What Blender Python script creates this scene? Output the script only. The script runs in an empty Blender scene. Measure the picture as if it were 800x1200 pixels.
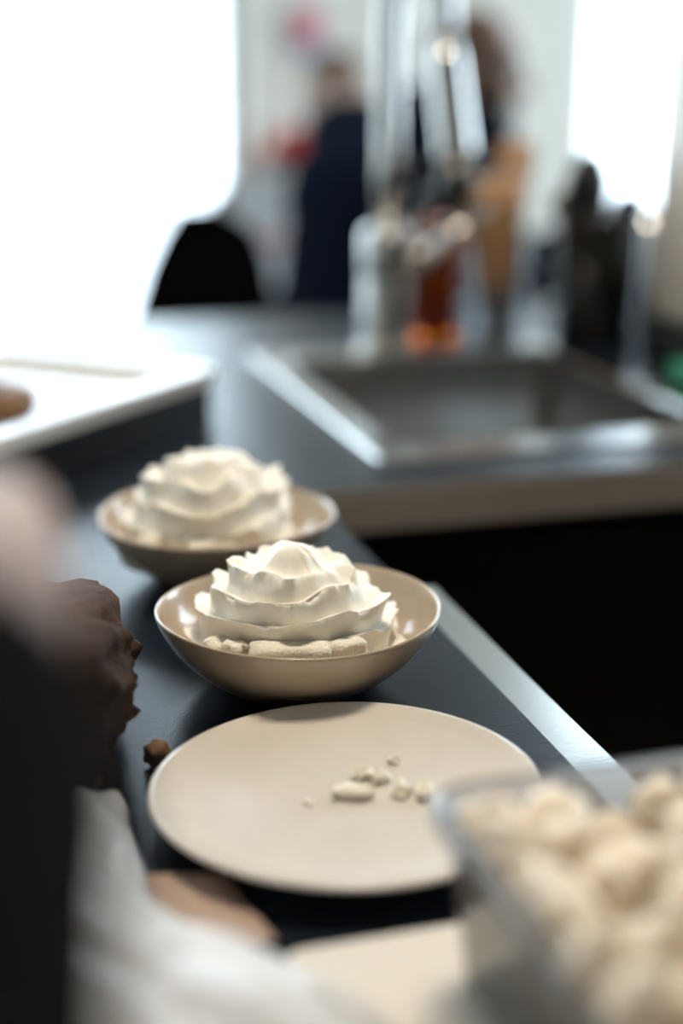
import bpy, bmesh, math, random
from mathutils import Vector, Matrix, Euler, noise

# ------------------------------------------------------------------ camera, world, light
scene = bpy.context.scene
col = scene.collection
PI = math.pi

cam_data = bpy.data.cameras.new('camera')
cam = bpy.data.objects.new('camera', cam_data)
col.objects.link(cam)
cam.location = (0.0, 0.0, 1.19)
cam.rotation_euler = Euler((math.radians(90 - 16.8), 0, math.radians(-16.0)), 'XYZ')
cam_data.sensor_fit = 'VERTICAL'
cam_data.sensor_height = 36.0
cam_data.lens = 50.0
cam_data.clip_start = 0.01
cam_data.clip_end = 200
cam_data.dof.use_dof = True
cam_data.dof.focus_distance = 0.665
cam_data.dof.aperture_fstop = 2.0
scene.camera = cam

scene.view_settings.view_transform = 'Standard'
scene.view_settings.look = 'None'
scene.view_settings.gamma = 1.0
scene.view_settings.exposure = 0.5
scene.view_settings.use_curve_mapping = False
scene.cycles.use_denoising = True
scene.cycles.max_bounces = 10
scene.cycles.transparent_max_bounces = 16
scene.cycles.caustics_reflective = False
scene.cycles.caustics_refractive = False

world = bpy.data.worlds.new('overcast_sky')
scene.world = world
world.use_nodes = True
bg = world.node_tree.nodes['Background']
bg.inputs[0].default_value = (0.72, 0.86, 1.0, 1)
bg.inputs[1].default_value = 9.0


def portal(name, loc, rot, sx, sy):
    ld = bpy.data.lights.new(name, 'AREA')
    ld.shape = 'RECTANGLE'
    ld.size = sx
    ld.size_y = sy
    ld.cycles.is_portal = True
    o = bpy.data.objects.new(name, ld)
    o.location = loc
    o.rotation_euler = rot
    col.objects.link(o)


portal('window_portal', (-0.54, 4.33, 1.475), (-PI / 2, 0, 0), 2.92, 2.65)
portal('window_portal', (2.65, 4.33, 1.6), (-PI / 2, 0, 0), 1.3, 2.4)
portal('added_window_offscreen', (3.63, 2.95, 1.6), (0, PI / 2, 0), 2.5, 2.3)  # portal of the unseen side window added as fill

# ------------------------------------------------------------------ materials
MATS = {}


def mat(name, color, rough=0.5, metal=0.0, spec=0.5, var=None, vscale=20.0, bump=0.0, bscale=60.0,
        coat=0.0, sss=0.0, sss_r=(1, .6, .4), sss_s=0.01, spots=None, detail=4.0, trans=0.0, ior=1.45,
        stretch=None):
    if name in MATS:
        return MATS[name]
    m = bpy.data.materials.new(name)
    m.use_nodes = True
    nt = m.node_tree
    b = nt.nodes['Principled BSDF']
    b.inputs['Base Color'].default_value = (*color, 1)
    b.inputs['Roughness'].default_value = rough
    b.inputs['Metallic'].default_value = metal
    b.inputs['Specular IOR Level'].default_value = spec
    b.inputs['Coat Weight'].default_value = coat
    b.inputs['Coat Roughness'].default_value = 0.08
    b.inputs['Transmission Weight'].default_value = trans
    b.inputs['IOR'].default_value = ior
    if sss:
        b.inputs['Subsurface Weight'].default_value = sss
        b.inputs['Subsurface Radius'].default_value = sss_r
        b.inputs['Subsurface Scale'].default_value = sss_s
    tc = nt.nodes.new('ShaderNodeTexCoord')
    vec = tc.outputs['Object']
    if stretch:
        mp = nt.nodes.new('ShaderNodeMapping')
        mp.inputs['Scale'].default_value = stretch
        nt.links.new(vec, mp.inputs[0])
        vec = mp.outputs[0]
    out = None
    if var is not None:
        n = nt.nodes.new('ShaderNodeTexNoise')
        n.inputs['Scale'].default_value = vscale
        n.inputs['Detail'].default_value = detail
        nt.links.new(vec, n.inputs['Vector'])
        r = nt.nodes.new('ShaderNodeValToRGB')
        r.color_ramp.elements[0].position = 0.35
        r.color_ramp.elements[1].position = 0.68
        r.color_ramp.elements[0].color = (*color, 1)
        r.color_ramp.elements[1].color = (*var, 1)
        nt.links.new(n.outputs['Fac'], r.inputs[0])
        out = r.outputs[0]
        nt.links.new(out, b.inputs['Base Color'])
    if spots is not None:
        scol, sscale, thr = spots
        v = nt.nodes.new('ShaderNodeTexNoise')
        v.inputs['Scale'].default_value = sscale
        v.inputs['Detail'].default_value = 1.0
        nt.links.new(vec, v.inputs['Vector'])
        r2 = nt.nodes.new('ShaderNodeValToRGB')
        r2.color_ramp.elements[0].position = thr
        r2.color_ramp.elements[1].position = thr + 0.06
        nt.links.new(v.outputs['Fac'], r2.inputs[0])
        mx = nt.nodes.new('ShaderNodeMixRGB')
        nt.links.new(r2.outputs[0], mx.inputs[0])
        if out:
            nt.links.new(out, mx.inputs[1])
        else:
            mx.inputs[1].default_value = (*color, 1)
        mx.inputs[2].default_value = (*scol, 1)
        nt.links.new(mx.outputs[0], b.inputs['Base Color'])
    if bump:
        n2 = nt.nodes.new('ShaderNodeTexNoise')
        n2.inputs['Scale'].default_value = bscale
        n2.inputs['Detail'].default_value = 5
        nt.links.new(vec, n2.inputs['Vector'])
        bp = nt.nodes.new('ShaderNodeBump')
        bp.inputs['Strength'].default_value = bump
        bp.inputs['Distance'].default_value = 0.002
        nt.links.new(n2.outputs['Fac'], bp.inputs['Height'])
        nt.links.new(bp.outputs[0], b.inputs['Normal'])
    MATS[name] = m
    return m


def thin_mat(name, tint, clear, gloss_rough=0.1, haze_col=(.9, .9, .9), haze=0.1, gloss=1.0, translucent=0.0):
    """thin see-through sheet: transparent + hazy diffuse/translucent + fresnel gloss"""
    if name in MATS:
        return MATS[name]
    m = bpy.data.materials.new(name)
    m.use_nodes = True
    nt = m.node_tree
    for n in list(nt.nodes):
        nt.nodes.remove(n)
    o = nt.nodes.new('ShaderNodeOutputMaterial')
    t = nt.nodes.new('ShaderNodeBsdfTransparent')
    t.inputs[0].default_value = (*tint, 1)
    d = nt.nodes.new('ShaderNodeBsdfDiffuse')
    d.inputs[0].default_value = (*haze_col, 1)
    tl = nt.nodes.new('ShaderNodeBsdfTranslucent')
    tl.inputs[0].default_value = (*haze_col, 1)
    md = nt.nodes.new('ShaderNodeMixShader')
    md.inputs[0].default_value = translucent
    nt.links.new(d.outputs[0], md.inputs[1])
    nt.links.new(tl.outputs[0], md.inputs[2])
    m1 = nt.nodes.new('ShaderNodeMixShader')
    m1.inputs[0].default_value = haze
    nt.links.new(t.outputs[0], m1.inputs[1])
    nt.links.new(md.outputs[0], m1.inputs[2])
    g = nt.nodes.new('ShaderNodeBsdfGlossy')
    g.inputs['Roughness'].default_value = gloss_rough
    fr = nt.nodes.new('ShaderNodeFresnel')
    fr.inputs[0].default_value = 1.45
    mu = nt.nodes.new('ShaderNodeMath')
    mu.operation = 'MULTIPLY'
    mu.inputs[1].default_value = gloss
    nt.links.new(fr.outputs[0], mu.inputs[0])
    m2 = nt.nodes.new('ShaderNodeMixShader')
    nt.links.new(mu.outputs[0], m2.inputs[0])
    nt.links.new(m1.outputs[0], m2.inputs[1])
    nt.links.new(g.outputs[0], m2.inputs[2])
    nt.links.new(m2.outputs[0], o.inputs[0])
    MATS[name] = m
    return m


def emit(name, color, s):
    m = bpy.data.materials.new(name)
    m.use_nodes = True
    b = m.node_tree.nodes['Principled BSDF']
    b.inputs['Base Color'].default_value = (*color, 1)
    b.inputs['Emission Color'].default_value = (*color, 1)
    b.inputs['Emission Strength'].default_value = s
    return m


M_WALL = mat('painted_wall', (.86, .82, .73), .85, var=(.84, .80, .71), vscale=2, bump=.1, bscale=200)
M_CEIL = mat('ceiling_paint', (.52, .51, .49), .9, bump=.05, bscale=150)
M_FLOOR = mat('dark_floor', (.30, .25, .20), .5, var=(.24, .20, .16), vscale=6, bump=.1)
M_TOP = mat('worktop_laminate', (.006, .011, .019), 0.27, spec=.2, var=(.008, .013, .022), vscale=90, bump=.08,
            bscale=420)
M_EDGE = mat('edge_banding', (.42, .38, .345), .5, var=(.38, .345, .31), vscale=12)
M_CAB = mat('black_cabinet', (.008, .008, .008), .6, spec=.2, bump=.05)
M_STEEL = mat('brushed_steel', (.55, .545, .53), .2, 1.0, bump=.04, bscale=30, stretch=(1, 30, 30))
M_CHROME = mat('chrome', (.60, .585, .56), .12, 1.0, bump=.02)
M_BLACK = mat('black_plastic', (.012, .012, .013), .4, spec=.4, bump=.05)
M_WHITEP = mat('white_frame_paint', (.8, .8, .79), .5, bump=.05)
M_GLAZE = mat('beige_glaze', (.50, .395, .285), .24, coat=.4, var=(.56, .45, .335), vscale=45, bump=.05, bscale=160,
              spots=((.30, .22, .15), 900, .735))
M_PLATE = mat('cream_glaze', (.71, .655, .59), .22, coat=.35, var=(.75, .70, .635), vscale=30, bump=.05, bscale=140,
              spots=((.52, .44, .36), 700, .75))
M_CREAM = mat('whipped_cream', (.93, .89, .80), .5, spec=.3, sss=.35, sss_r=(1, .85, .65), sss_s=.004, bump=.10,
              bscale=500, var=(.95, .92, .85), vscale=60)
M_CRUMB = mat('pale_crumb', (.92, .85, .73), .65, sss=.12, sss_r=(1, .7, .4), sss_s=.004, bump=.6, bscale=700,
              var=(.95, .90, .79), vscale=220)
M_CHUNK = mat('cream_chunk', (.97, .88, .76), .6, sss=.25, sss_r=(1, .6, .35), sss_s=.006, bump=.4, bscale=300,
              var=(.96, .83, .67), vscale=34)
M_LOAF = mat('brown_crust', (.030, .013, .005), .8, spec=.2, var=(.07, .032, .012), vscale=70, bump=.9, bscale=160,
             spots=((.22, .11, .04), 55, .68))
M_PAPER = mat('brown_parchment', (.50, .37, .30), .7, var=(.54, .41, .34), vscale=25, bump=.2, bscale=200)
M_BOARD = mat('pale_board', (.74, .68, .59), .45, var=(.77, .71, .62), vscale=14, bump=.1, bscale=120)
M_SKIN = mat('skin', (.32, .185, .12), .5, sss=.15, sss_r=(1, .35, .2), sss_s=.01, var=(.36, .21, .14), vscale=30,
             bump=.15, bscale=250)
M_SHIRT = mat('black_fabric', (.006, .006, .0065), 1.0, spec=.03, bump=.3, bscale=500)
M_NAVY = mat('navy_fabric', (.005, .008, .018), 1.0, spec=.03, bump=.3, bscale=400)
M_TAUPE = mat('taupe_fabric', (.15, .115, .10), .9, spec=.2, bump=.3, bscale=300)
M_RED = mat('red_knit', (.55, .06, .05), .9, spec=.2, bump=.4, bscale=250)
M_HAIRB = mat('brown_hair', (.14, .075, .04), .6, var=(.09, .05, .03), vscale=60, bump=.6, bscale=90,
              stretch=(1, 1, .15))
M_HAIRD = mat('dark_hair', (.02, .017, .016), .6, var=(.035, .03, .028), vscale=80, bump=.6, bscale=120)
M_DENIM = mat('dark_trousers', (.02, .022, .03), .9, bump=.3, bscale=400)
M_EYE = mat('eye_white', (.8, .78, .75), .2)
M_IRIS = mat('eye_iris', (.03, .02, .015), .2)
M_GLASS = thin_mat('window_glass', (.97, .985, .98), 1, .02, haze=0.0, gloss=.6)
M_BOX = thin_mat('clear_plastic', (.95, .95, .96), 1, .12, haze_col=(.97, .94, .91), haze=.42, gloss=1.0,
                 translucent=.75)
M_FILM = thin_mat('white_film', (.85, .86, .88), 1, .16, haze_col=(.95, .95, .96), haze=.92, gloss=.5,
                  translucent=.22)
M_TUMBLER = thin_mat('tumbler_glass', (.95, .96, .97), 1, .04, haze=.02, gloss=.45)
M_AMBER = mat('amber_glass', (.62, .17, .02), .06, trans=.9, ior=1.35)
M_SOAP = mat('amber_soap', (1.0, .36, .03), .15, trans=.7, ior=1.33)
M_WAFER = mat('tan_wafer', (.46, .27, .14), .7, var=(.38, .21, .10), vscale=45, bump=.4, bscale=180)
M_CREAMP = mat('cream_enamel', (.62, .57, .50), .4, coat=.2, bump=.03)
M_GREEN = mat('green_sponge', (.03, .25, .13), .9, var=(.05, .33, .18), vscale=200, bump=.9, bscale=500)
M_TABLE = mat('white_tabletop', (.82, .83, .83), .35, bump=.03)
M_BAG = mat('white_bag_paper', (.85, .86, .87), .7, bump=.15, bscale=60)
M_PINK = mat('pink_band', (.75, .32, .34), .7)
M_POSTR = mat('poster_red', (.72, .17, .20), .7)
M_POSTB = mat('poster_blue', (.30, .32, .52), .7)
M_PASTRY = mat('brown_pastry', (.17, .085, .04), .55, var=(.24, .13, .06), vscale=60, bump=.6, bscale=150)
M_FACADE = mat('pale_facade', (.80, .80, .78), .9, var=(.76, .76, .75), vscale=.6, bump=.1)
M_FGLASS = mat('facade_glass', (.33, .36, .42), .5)
M_PAVE = mat('pavement', (.45, .45, .44), .9, var=(.38, .38, .37), vscale=3, bump=.2)

# ------------------------------------------------------------------ mesh helpers


def obj(name, bm, material, parent=None, smooth=False):
    me = bpy.data.meshes.new(name)
    if isinstance(bm, Blob):
        me.from_pydata(bm.v, [], bm.f)
    else:
        bm.normal_update()
        bm.to_mesh(me)
        bm.free()
    me.materials.append(material)
    if smooth:
        for p in me.polygons:
            p.use_smooth = True
    o = bpy.data.objects.new(name, me)
    col.objects.link(o)
    if parent:
        o.parent = parent
    return o


def tag(o, label=None, cat=None, group=None, kind=None):
    if label:
        o['label'] = label
    if cat:
        o['category'] = cat
    if group:
        o['group'] = group
    if kind:
        o['kind'] = kind
    return o


def thing(name, label, cat, loc=(0, 0, 0), rz=0.0, group=None):
    o = bpy.data.objects.new(name, None)
    o.empty_display_size = .05
    o.location = loc
    o.rotation_euler = (0, 0, rz)
    col.objects.link(o)
    return tag(o, label, cat, group)


def box(bm, x0, x1, y0, y1, z0, z1, bevel=0.0, seg=2):
    r = bmesh.ops.create_cube(bm, size=1.0)
    vs = r['verts']
    for v in vs:
        v.co = Vector(((x0 + x1) / 2 + v.co.x * (x1 - x0), (y0 + y1) / 2 + v.co.y * (y1 - y0),
                       (z0 + z1) / 2 + v.co.z * (z1 - z0)))
    if bevel:
        es = list({e for v in vs for e in v.link_edges})
        bmesh.ops.bevel(bm, geom=es, offset=bevel, segments=seg, affect='EDGES', profile=.5)


def rrect(x0, x1, y0, y1, r, n=5):
    pts = []
    for cx, cy, a0 in ((x1 - r, y1 - r, 0), (x0 + r, y1 - r, PI / 2), (x0 + r, y0 + r, PI), (x1 - r, y0 + r, 1.5 * PI)):
        for i in range(n + 1):
            a = a0 + (PI / 2) * i / n
            pts.append((cx + r * math.cos(a), cy + r * math.sin(a)))
    return pts


def loft(bm, rings, cap0=False, cap1=False, closed=False):
    """rings: list of equally long lists of points; skins consecutive rings"""
    vr = [[bm.verts.new(p) for p in ring] for ring in rings]
    n = len(rings[0])
    pairs = list(zip(vr, vr[1:]))
    if closed:
        pairs.append((vr[-1], vr[0]))
    for a, b in pairs:
        for i in range(n):
            j = (i + 1) % n
            bm.faces.new((a[i], a[j], b[j], b[i]))
    if cap0:
        bm.faces.new(list(reversed(vr[0])))
    if cap1:
        bm.faces.new(vr[-1])
    return vr


def lathe(bm, prof, n=64, c=(0, 0, 0), wob=None):
    rings = []
    for r, z in prof:
        ring = []
        for i in range(n):
            a = 2 * PI * i / n
            rr, zz = (r, z) if wob is None else wob(r, z, a)
            ring.append((c[0] + rr * math.cos(a), c[1] + rr * math.sin(a), c[2] + zz))
        rings.append(ring)
    loft(bm, rings, cap0=True, cap1=True)


def tube(bm, pts, rad, n=16, cap=True):
    pts = [Vector(p) for p in pts]
    rads = rad if isinstance(rad, (list, tuple)) else [rad] * len(pts)
    rings = []
    up = None
    for i, p in enumerate(pts):
        t = (pts[min(i + 1, len(pts) - 1)] - pts[max(i - 1, 0)]).normalized()
        if up is None:
            up = Vector((0, 0, 1)) if abs(t.z) < .9 else Vector((1, 0, 0))
        s = t.cross(up).normalized()
        up = s.cross(t).normalized()
        rings.append([p + rads[i] * (math.cos(2 * PI * k / n) * s + math.sin(2 * PI * k / n) * up) for k in range(n)])
    loft(bm, rings, cap0=cap, cap1=cap)


def lump(bm, c, size, seed, sub=3, amp=.25, freq=1.6, flat=0.0, square=0.0):
    r = bmesh.ops.create_icosphere(bm, subdivisions=sub, radius=1.0)
    off = Vector((seed * 7.3, seed * 3.1, seed * 5.7))
    for v in r['verts']:
        d = v.co.normalized()
        if square:
            m = max(abs(d.x), abs(d.y), abs(d.z))
            d = d.lerp(d / m, square)
        k = 1 + amp * noise.fractal(v.co * freq + off, .8, 2.0, 4)
        v.co = Vector((c[0] + d.x * size[0] * k, c[1] + d.y * size[1] * k, c[2] + d.z * size[2] * k))


ICO = {}


def unit_ico(sub):
    if sub not in ICO:
        b = bmesh.new()
        bmesh.ops.create_icosphere(b, subdivisions=sub, radius=1.0)
        ICO[sub] = ([v.co.copy() for v in b.verts], [[v.index for v in f.verts] for f in b.faces])
        b.free()
    return ICO[sub]


class Blob:
    """collects overlapping balls that a voxel union turns into one skin"""

    def __init__(self):
        self.v, self.f = [], []


def sphere(bm, c, r, sub=2, rot=None):
    s = r if isinstance(r, (tuple, list)) else (r, r, r)
    vs, fs = unit_ico(sub)
    c = Vector(c)
    pts = [Vector((v.x * s[0], v.y * s[1], v.z * s[2])) for v in vs]
    if rot is not None:
        pts = [rot @ p for p in pts]
    if isinstance(bm, Blob):
        k = len(bm.v)
        bm.v.extend(p + c for p in pts)
        bm.f.extend([k + i for i in f] for f in fs)
    else:
        new = [bm.verts.new(p + c) for p in pts]
        for f in fs:
            bm.faces.new([new[i] for i in f])


def capsule(bm, p1, r1, p2, r2, step=.35, sub=2):
    p1, p2 = Vector(p1), Vector(p2)
    n = max(2, int((p2 - p1).length / (min(r1, r2) * step)) + 1)
    for i in range(n + 1):
        t = i / n
        sphere(bm, p1.lerp(p2, t), r1 + (r2 - r1) * t, sub)


# ------------------------------------------------------------------ the setting
def struct(name, bm, m, smooth=False):
    return tag(obj(name, bm, m, None, smooth), kind='structure')


bm = bmesh.new(); box(bm, -2.4, 3.7, -2.6, 4.45, -.1, 0); struct('floor', bm, M_FLOOR)
bm = bmesh.new(); box(bm, -2.4, 3.7, -2.6, 4.45, 3.0, 3.1); struct('ceiling', bm, M_CEIL)
bm = bmesh.new(); box(bm, -2.4, -2.25, -2.6, 4.45, 0, 3); struct('wall_left', bm, M_WALL)
bm = bmesh.new()
box(bm, 3.55, 3.7, -2.6, 1.8, 0, 3)
box(bm, 3.55, 3.7, 4.1, 4.45, 0, 3)
box(bm, 3.55, 3.7, 1.8, 4.1, 0, .35)
box(bm, 3.55, 3.7, 1.8, 4.1, 2.85, 3)
struct('wall_right', bm, M_WALL)
bm = bmesh.new(); box(bm, -2.25, 3.55, -2.6, -2.45, 0, 3); struct('wall_front', bm, mat('added_shade_panelling', (.05, .035, .025), .6, var=(.07, .05, .035), vscale=5, stretch=(8, 1, 1), bump=.1))  # unseen wall, given an invented dark finish to shade the bowl fronts
bm = bmesh.new()
Y0, Y1 = 4.2, 4.45
box(bm, -2.25, -2.0, Y0, Y1, 0, 3)
box(bm, .92, 2.0, Y0, Y1, 0, 3)
box(bm, 3.3, 3.55, Y0, Y1, 0, 3)
box(bm, -2.0, .92, Y0, Y1, 0, .15)
box(bm, -2.0, .92, Y0, Y1, 2.8, 3)
box(bm, 2.0, 3.3, Y0, Y1, 0, .4)
box(bm, 2.0, 3.3, Y0, Y1, 2.8, 3)
struct('wall_back', bm, M_WALL)
bm = bmesh.new(); box(bm, .92, 2.0, 4.185, 4.205, 0, .09, .004); struct('baseboard_back', bm, M_WHITEP)


def window(name, x0, x1, z0, z1, bars):
    bm = bmesh.new()
    w = .05
    box(bm, x0, x0 + w, 4.3, 4.37, z0, z1)
    box(bm, x1 - w, x1, 4.3, 4.37, z0, z1)
    box(bm, x0 + w, x1 - w, 4.3, 4.37, z0, z0 + w)
    box(bm, x0 + w, x1 - w, 4.3, 4.37, z1 - w, z1)
    for b in bars:
        box(bm, b - w / 2, b + w / 2, 4.3, 4.37, z0 + w, z1 - w)
    o = struct(name, bm, M_WHITEP)
    edges = [x0 + w] + [q for b in bars for q in (b - w / 2, b + w / 2)] + [x1 - w]
    for a, b in zip(edges[::2], edges[1::2]):
        bm = bmesh.new()
        box(bm, a, b, 4.332, 4.338, z0 + w, z1 - w)
        obj('pane', bm, M_GLASS, o)
    bm = bmesh.new()
    box(bm, x0, x1, 4.16, 4.3, z0 - .03, z0, .005)
    obj('window_sill', bm, M_WHITEP, o)


def fill_window(name, x, ya, yb, z0, z1):  # frame and pane of the added, unseen window
    w = .05
    bm = bmesh.new()
    box(bm, x - .035, x + .035, ya, ya + w, z0, z1)
    box(bm, x - .035, x + .035, yb - w, yb, z0, z1)
    box(bm, x - .035, x + .035, ya + w, yb - w, z0, z0 + w)
    box(bm, x - .035, x + .035, ya + w, yb - w, z1 - w, z1)
    o = struct(name, bm, M_WHITEP)
    bm = bmesh.new()
    box(bm, x - .003, x + .003, ya + w, yb - w, z0 + w, z1 - w)
    obj('pane', bm, M_GLASS, o)


fill_window('added_fill_window', 3.60, 1.8, 4.1, .35, 2.85)  # unseen window added to brighten the far wall
window('window_1', -2.0, .92, .15, 2.8, [-.6])
window('window_2', 2.0, 3.3, .4, 2.8, [])

# outside: pavement and a pale house across the street
bm = bmesh.new(); box(bm, -30, 40, -20, 40, -.25, -.12)
tag(obj('pavement', bm, M_PAVE), kind='structure')
house = thing('house', 'pale overexposed house across the street outside the large window', 'building', (0, 16, -.12))
bm = bmesh.new(); box(bm, -12, 9, 0, 6, 0, 7.5); obj('wall', bm, M_FACADE, house)
for wx, wz, ww, wh in ((-3.0, .9, 1.3, 1.2), (.35, 1.35, 1.7, .38), (.1, .15, 2.0, .6), (3.6, .9, 1.2, 1.2), (-3, 4, 1.3, 1.5),
                       (.5, 4, 1.3, 1.5), (4, 4, 1.3, 1.5), (-6.5, .9, 1.3, 1.2), (-6.5, 4, 1.3, 1.5)):
    bm = bmesh.new()
    box(bm, wx, wx + ww, -.03, .0, wz, wz + wh)
    w_ = obj('window_frame', bm, M_WHITEP, house)
    bm = bmesh.new()
    box(bm, wx + .06, wx + ww - .06, -.045, -.028, wz + .06, wz + wh - .06)
    obj('pane', bm, M_FGLASS, w_)

# ------------------------------------------------------------------ worktop, cabinets, sink
ZT = 0.90
TH = 0.034


def worktop():
    """L-shaped slab with a square hole for the sink"""
    bm = bmesh.new()
    xs = [-.36, .256, .352, .668, 1.7]
    ys = [.15, .978, 1.062, 1.52, 1.80]
    top = {}
    bot = {}

    def v(d, i, j, z):
        if (i, j) not in d:
            d[(i, j)] = bm.verts.new((xs[i], ys[j], z))
        return d[(i, j)]
    cells = [(i, j) for i in range(4) for j in range(4) if not (j == 0 and i > 0) and not (i == 2 and j == 2)]
    for i, j in cells:
        bm.faces.new([v(top, *q, ZT) for q in ((i, j), (i + 1, j), (i + 1, j + 1), (i, j + 1))])
        bm.faces.new([v(bot, *q, ZT - TH) for q in ((i, j + 1), (i + 1, j + 1), (i + 1, j), (i, j))])
    inv = {w: k for k, w in top.items()}
    for e in [e for e in bm.edges if len(e.link_faces) == 1 and e.verts[0] in inv]:
        a, b = inv[e.verts[0]], inv[e.verts[1]]
        bm.faces.new((e.verts[0], e.verts[1], bot[b], bot[a]))
    bmesh.ops.recalc_face_normals(bm, faces=bm.faces)
    return bm


wt = obj('worktop', worktop(), M_TOP)
tag(wt, 'dark blue-grey L-shaped worktop with a pale front edge', 'worktop')
bm = bmesh.new(); box(bm, .2565, 1.7, .9755, .978, ZT - TH, ZT - .0015); obj('edge_banding', bm, M_EDGE, wt)
# flat steel profile let into the side of the near leg
bm = bmesh.new(); box(bm, .256, .2785, .15, .765, ZT - .006, ZT - .0015, .0008, 1)
tag(obj('steel_trim', bm, M_STEEL, wt), 'satin steel trim strip along the side')


def cabinet(name, label, x0, x1, y0, y1, face, doors):
    t = thing(name, label, 'cabinet', ((x0 + x1) / 2, (y0 + y1) / 2, 0))
    cx, cy = (x0 + x1) / 2, (y0 + y1) / 2
    bm = bmesh.new()                                   # open-topped carcass: floor, two sides, front and back
    xa, xb, ya, yb, zt, w = x0 - cx, x1 - cx, y0 - cy, y1 - cy, ZT - TH - .001, .016
    box(bm, xa, xb, ya, yb, .1, .1 + w)
    box(bm, xa, xa + w, ya, yb, .1 + w, zt)
    box(bm, xb - w, xb, ya, yb, .1 + w, zt)
    box(bm, xa + w, xb - w, ya, ya + w, .1 + w, zt)
    box(bm, xa + w, xb - w, yb - w, yb, .1 + w, zt)
    obj('body', bm, M_CAB, t)
    bm = bmesh.new(); box(bm, x0 - cx + .03, x1 - cx - .03, y0 - cy + .03, y1 - cy - .03, 0, .1); obj('plinth', bm, M_CAB, t)
    for k in range(doors):
        bm = bmesh.new()
        if face == 'y':
            a = x0 - cx + (x1 - x0) * k / doors + .003
            b = x0 - cx + (x1 - x0) * (k + 1) / doors - .003
            box(bm, a, b, y0 - cy - .018, y0 - cy, .105, ZT - TH - .02, .002, 1)
            d = obj('door', bm, M_CAB, t)
            bm = bmesh.new()
            tube(bm, [(b - .04, y0 - cy - .02, .6), (b - .04, y0 - cy - .045, .6), (b - .04, y0 - cy - .045, .45),
                      (b - .04, y0 - cy - .02, .45)], .004, 8)
        else:
            a = y0 - cy + (y1 - y0) * k / doors + .003
            b = y0 - cy + (y1 - y0) * (k + 1) / doors - .003
            box(bm, x1 - cx, x1 - cx + .018, a, b, .105, ZT - TH - .02, .002, 1)
            d = obj('door', bm, M_CAB, t)
            bm = bmesh.new()
            tube(bm, [(x1 - cx + .02, b - .04, .6), (x1 - cx + .045, b - .04, .6), (x1 - cx + .045, b - .04, .45),
                      (x1 - cx + .02, b - .04, .45)], .004, 8)
        obj('handle', bm, M_BLACK, d)


cabinet('base_cabinet', 'black base cabinet under the worktop leg carrying the bowls', -.33, .225, .2, 1.02, 'x', 2)
cabinet('corner_cabinet', 'black corner cabinet below the white-topped tray', -.33, .224, 1.024, 1.75, 'y', 0)
cabinet('sink_cabinet', 'black base cabinet below the steel sink', .246, 1.66, 1.03, 1.75, 'y', 3)


def sink():
    t = thing('sink', 'square brushed steel sink let into the worktop', 'sink', (.51, 1.29, ZT))
    ox0, ox1, oy0, oy1 = -.18, .18, -.25, .25
    ix0, ix1, iy0, iy1 = -.146, .146, -.2, .185
    n = 6
    bm = bmesh.new()
    loft(bm, [[(x, y, z) for x, y in rrect(a, b, c, d, r, n)] for a, b, c, d, r, z in (
        (ox0, ox1, oy0, oy1, .012, 0.0), (ox0, ox1, oy0, oy1, .012, .0015), (ox0 + .002, ox1 - .002, oy0 + .002, oy1 - .002, .011, .003),
        (ix0 - .004, ix1 + .004, iy0 - .004, iy1 + .004, .02, .003), (ix0, ix1, iy0, iy1, .02, .0))])
    obj('rim', bm, M_STEEL, t, False)
    bm = bmesh.new()
    loft(bm, [[(x, y, z) for x, y in rrect(a, b, c, d, r, n)] for a, b, c, d, r, z in (
        (ix0, ix1, iy0, iy1, .02, 0), (ix0 + .002, ix1 - .002, iy0 + .002, iy1 - .002, .02, -.15),
        (ix0 + .01, ix1 - .01, iy0 + .01, iy1 - .01, .02, -.172), (ix0 + .03, ix1 - .03, iy0 + .03, iy1 - .03, .02, -.18))], cap1=True)
    obj('basin', bm, M_STEEL, t, False)
    bm = bmesh.new(); lathe(bm, [(.045, -.1795), (.045, -.177), (.036, -.176), (.034, -.179)], 32)
    obj('drain', bm, M_CHROME, t, True)


sink()

# ------------------------------------------------------------------ faucet
fx, fy = .487, 1.512
fau = thing('faucet', 'tall chrome kitchen faucet with arched spout and side lever', 'faucet', (fx, fy, ZT + .003))
bm = bmesh.new(); lathe(bm, [(.033, 0), (.033, .006), (.029, .01), (.029, .012), (.029, .075), (.0275, .08), (.0275, .086),
                             (.029, .09), (.029, .128), (.026, .134), (.015, .137)], 40)
obj('body', bm, M_STEEL, fau, True)
pts = [(0, 0, .13), (0, 0, .22), (0, 0, .33)]
R = .029
ux, uy = .96, -.28
for i in range(1, 19):
    a = PI - PI * i / 18
    d = R + R * math.cos(a)
    pts.append((d * ux, d * uy, .33 + .11 * math.sin(a)))
last = Vector(pts[-1])
bm = bmesh.new(); tube(bm, pts, .0135, 20); obj('spout', bm, M_CHROME, fau, True)
bm = bmesh.new(); tube(bm, [last, last + Vector((.002, 0, -.02)), last + Vector((.014, -.002, -.11)), last + Vector((.017, -.003, -.135))],
                       [.0145, .019, .0205, .0205], 24)
sp = obj('spray_head', bm, M_CHROME, fau, True)
bm = bmesh.new(); e0 = last + Vector((.017, -.003, -.135)); tube(bm, [e0, e0 + Vector((.001, 0, -.03))], [.0212, .019], 24)
obj('nozzle', bm, M_BLACK, sp, True)
bm = bmesh.new()
tube(bm, [(.02, -.008, .105), (.045, -.016, .105)], .012, 16)
tube(bm, [(.04, -.014, .105), (.06, -.02, .12), (.105, -.034, .158)], [.009, .008, .0075], 14)
obj('lever', bm, M_CHROME, fau, True)

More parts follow.
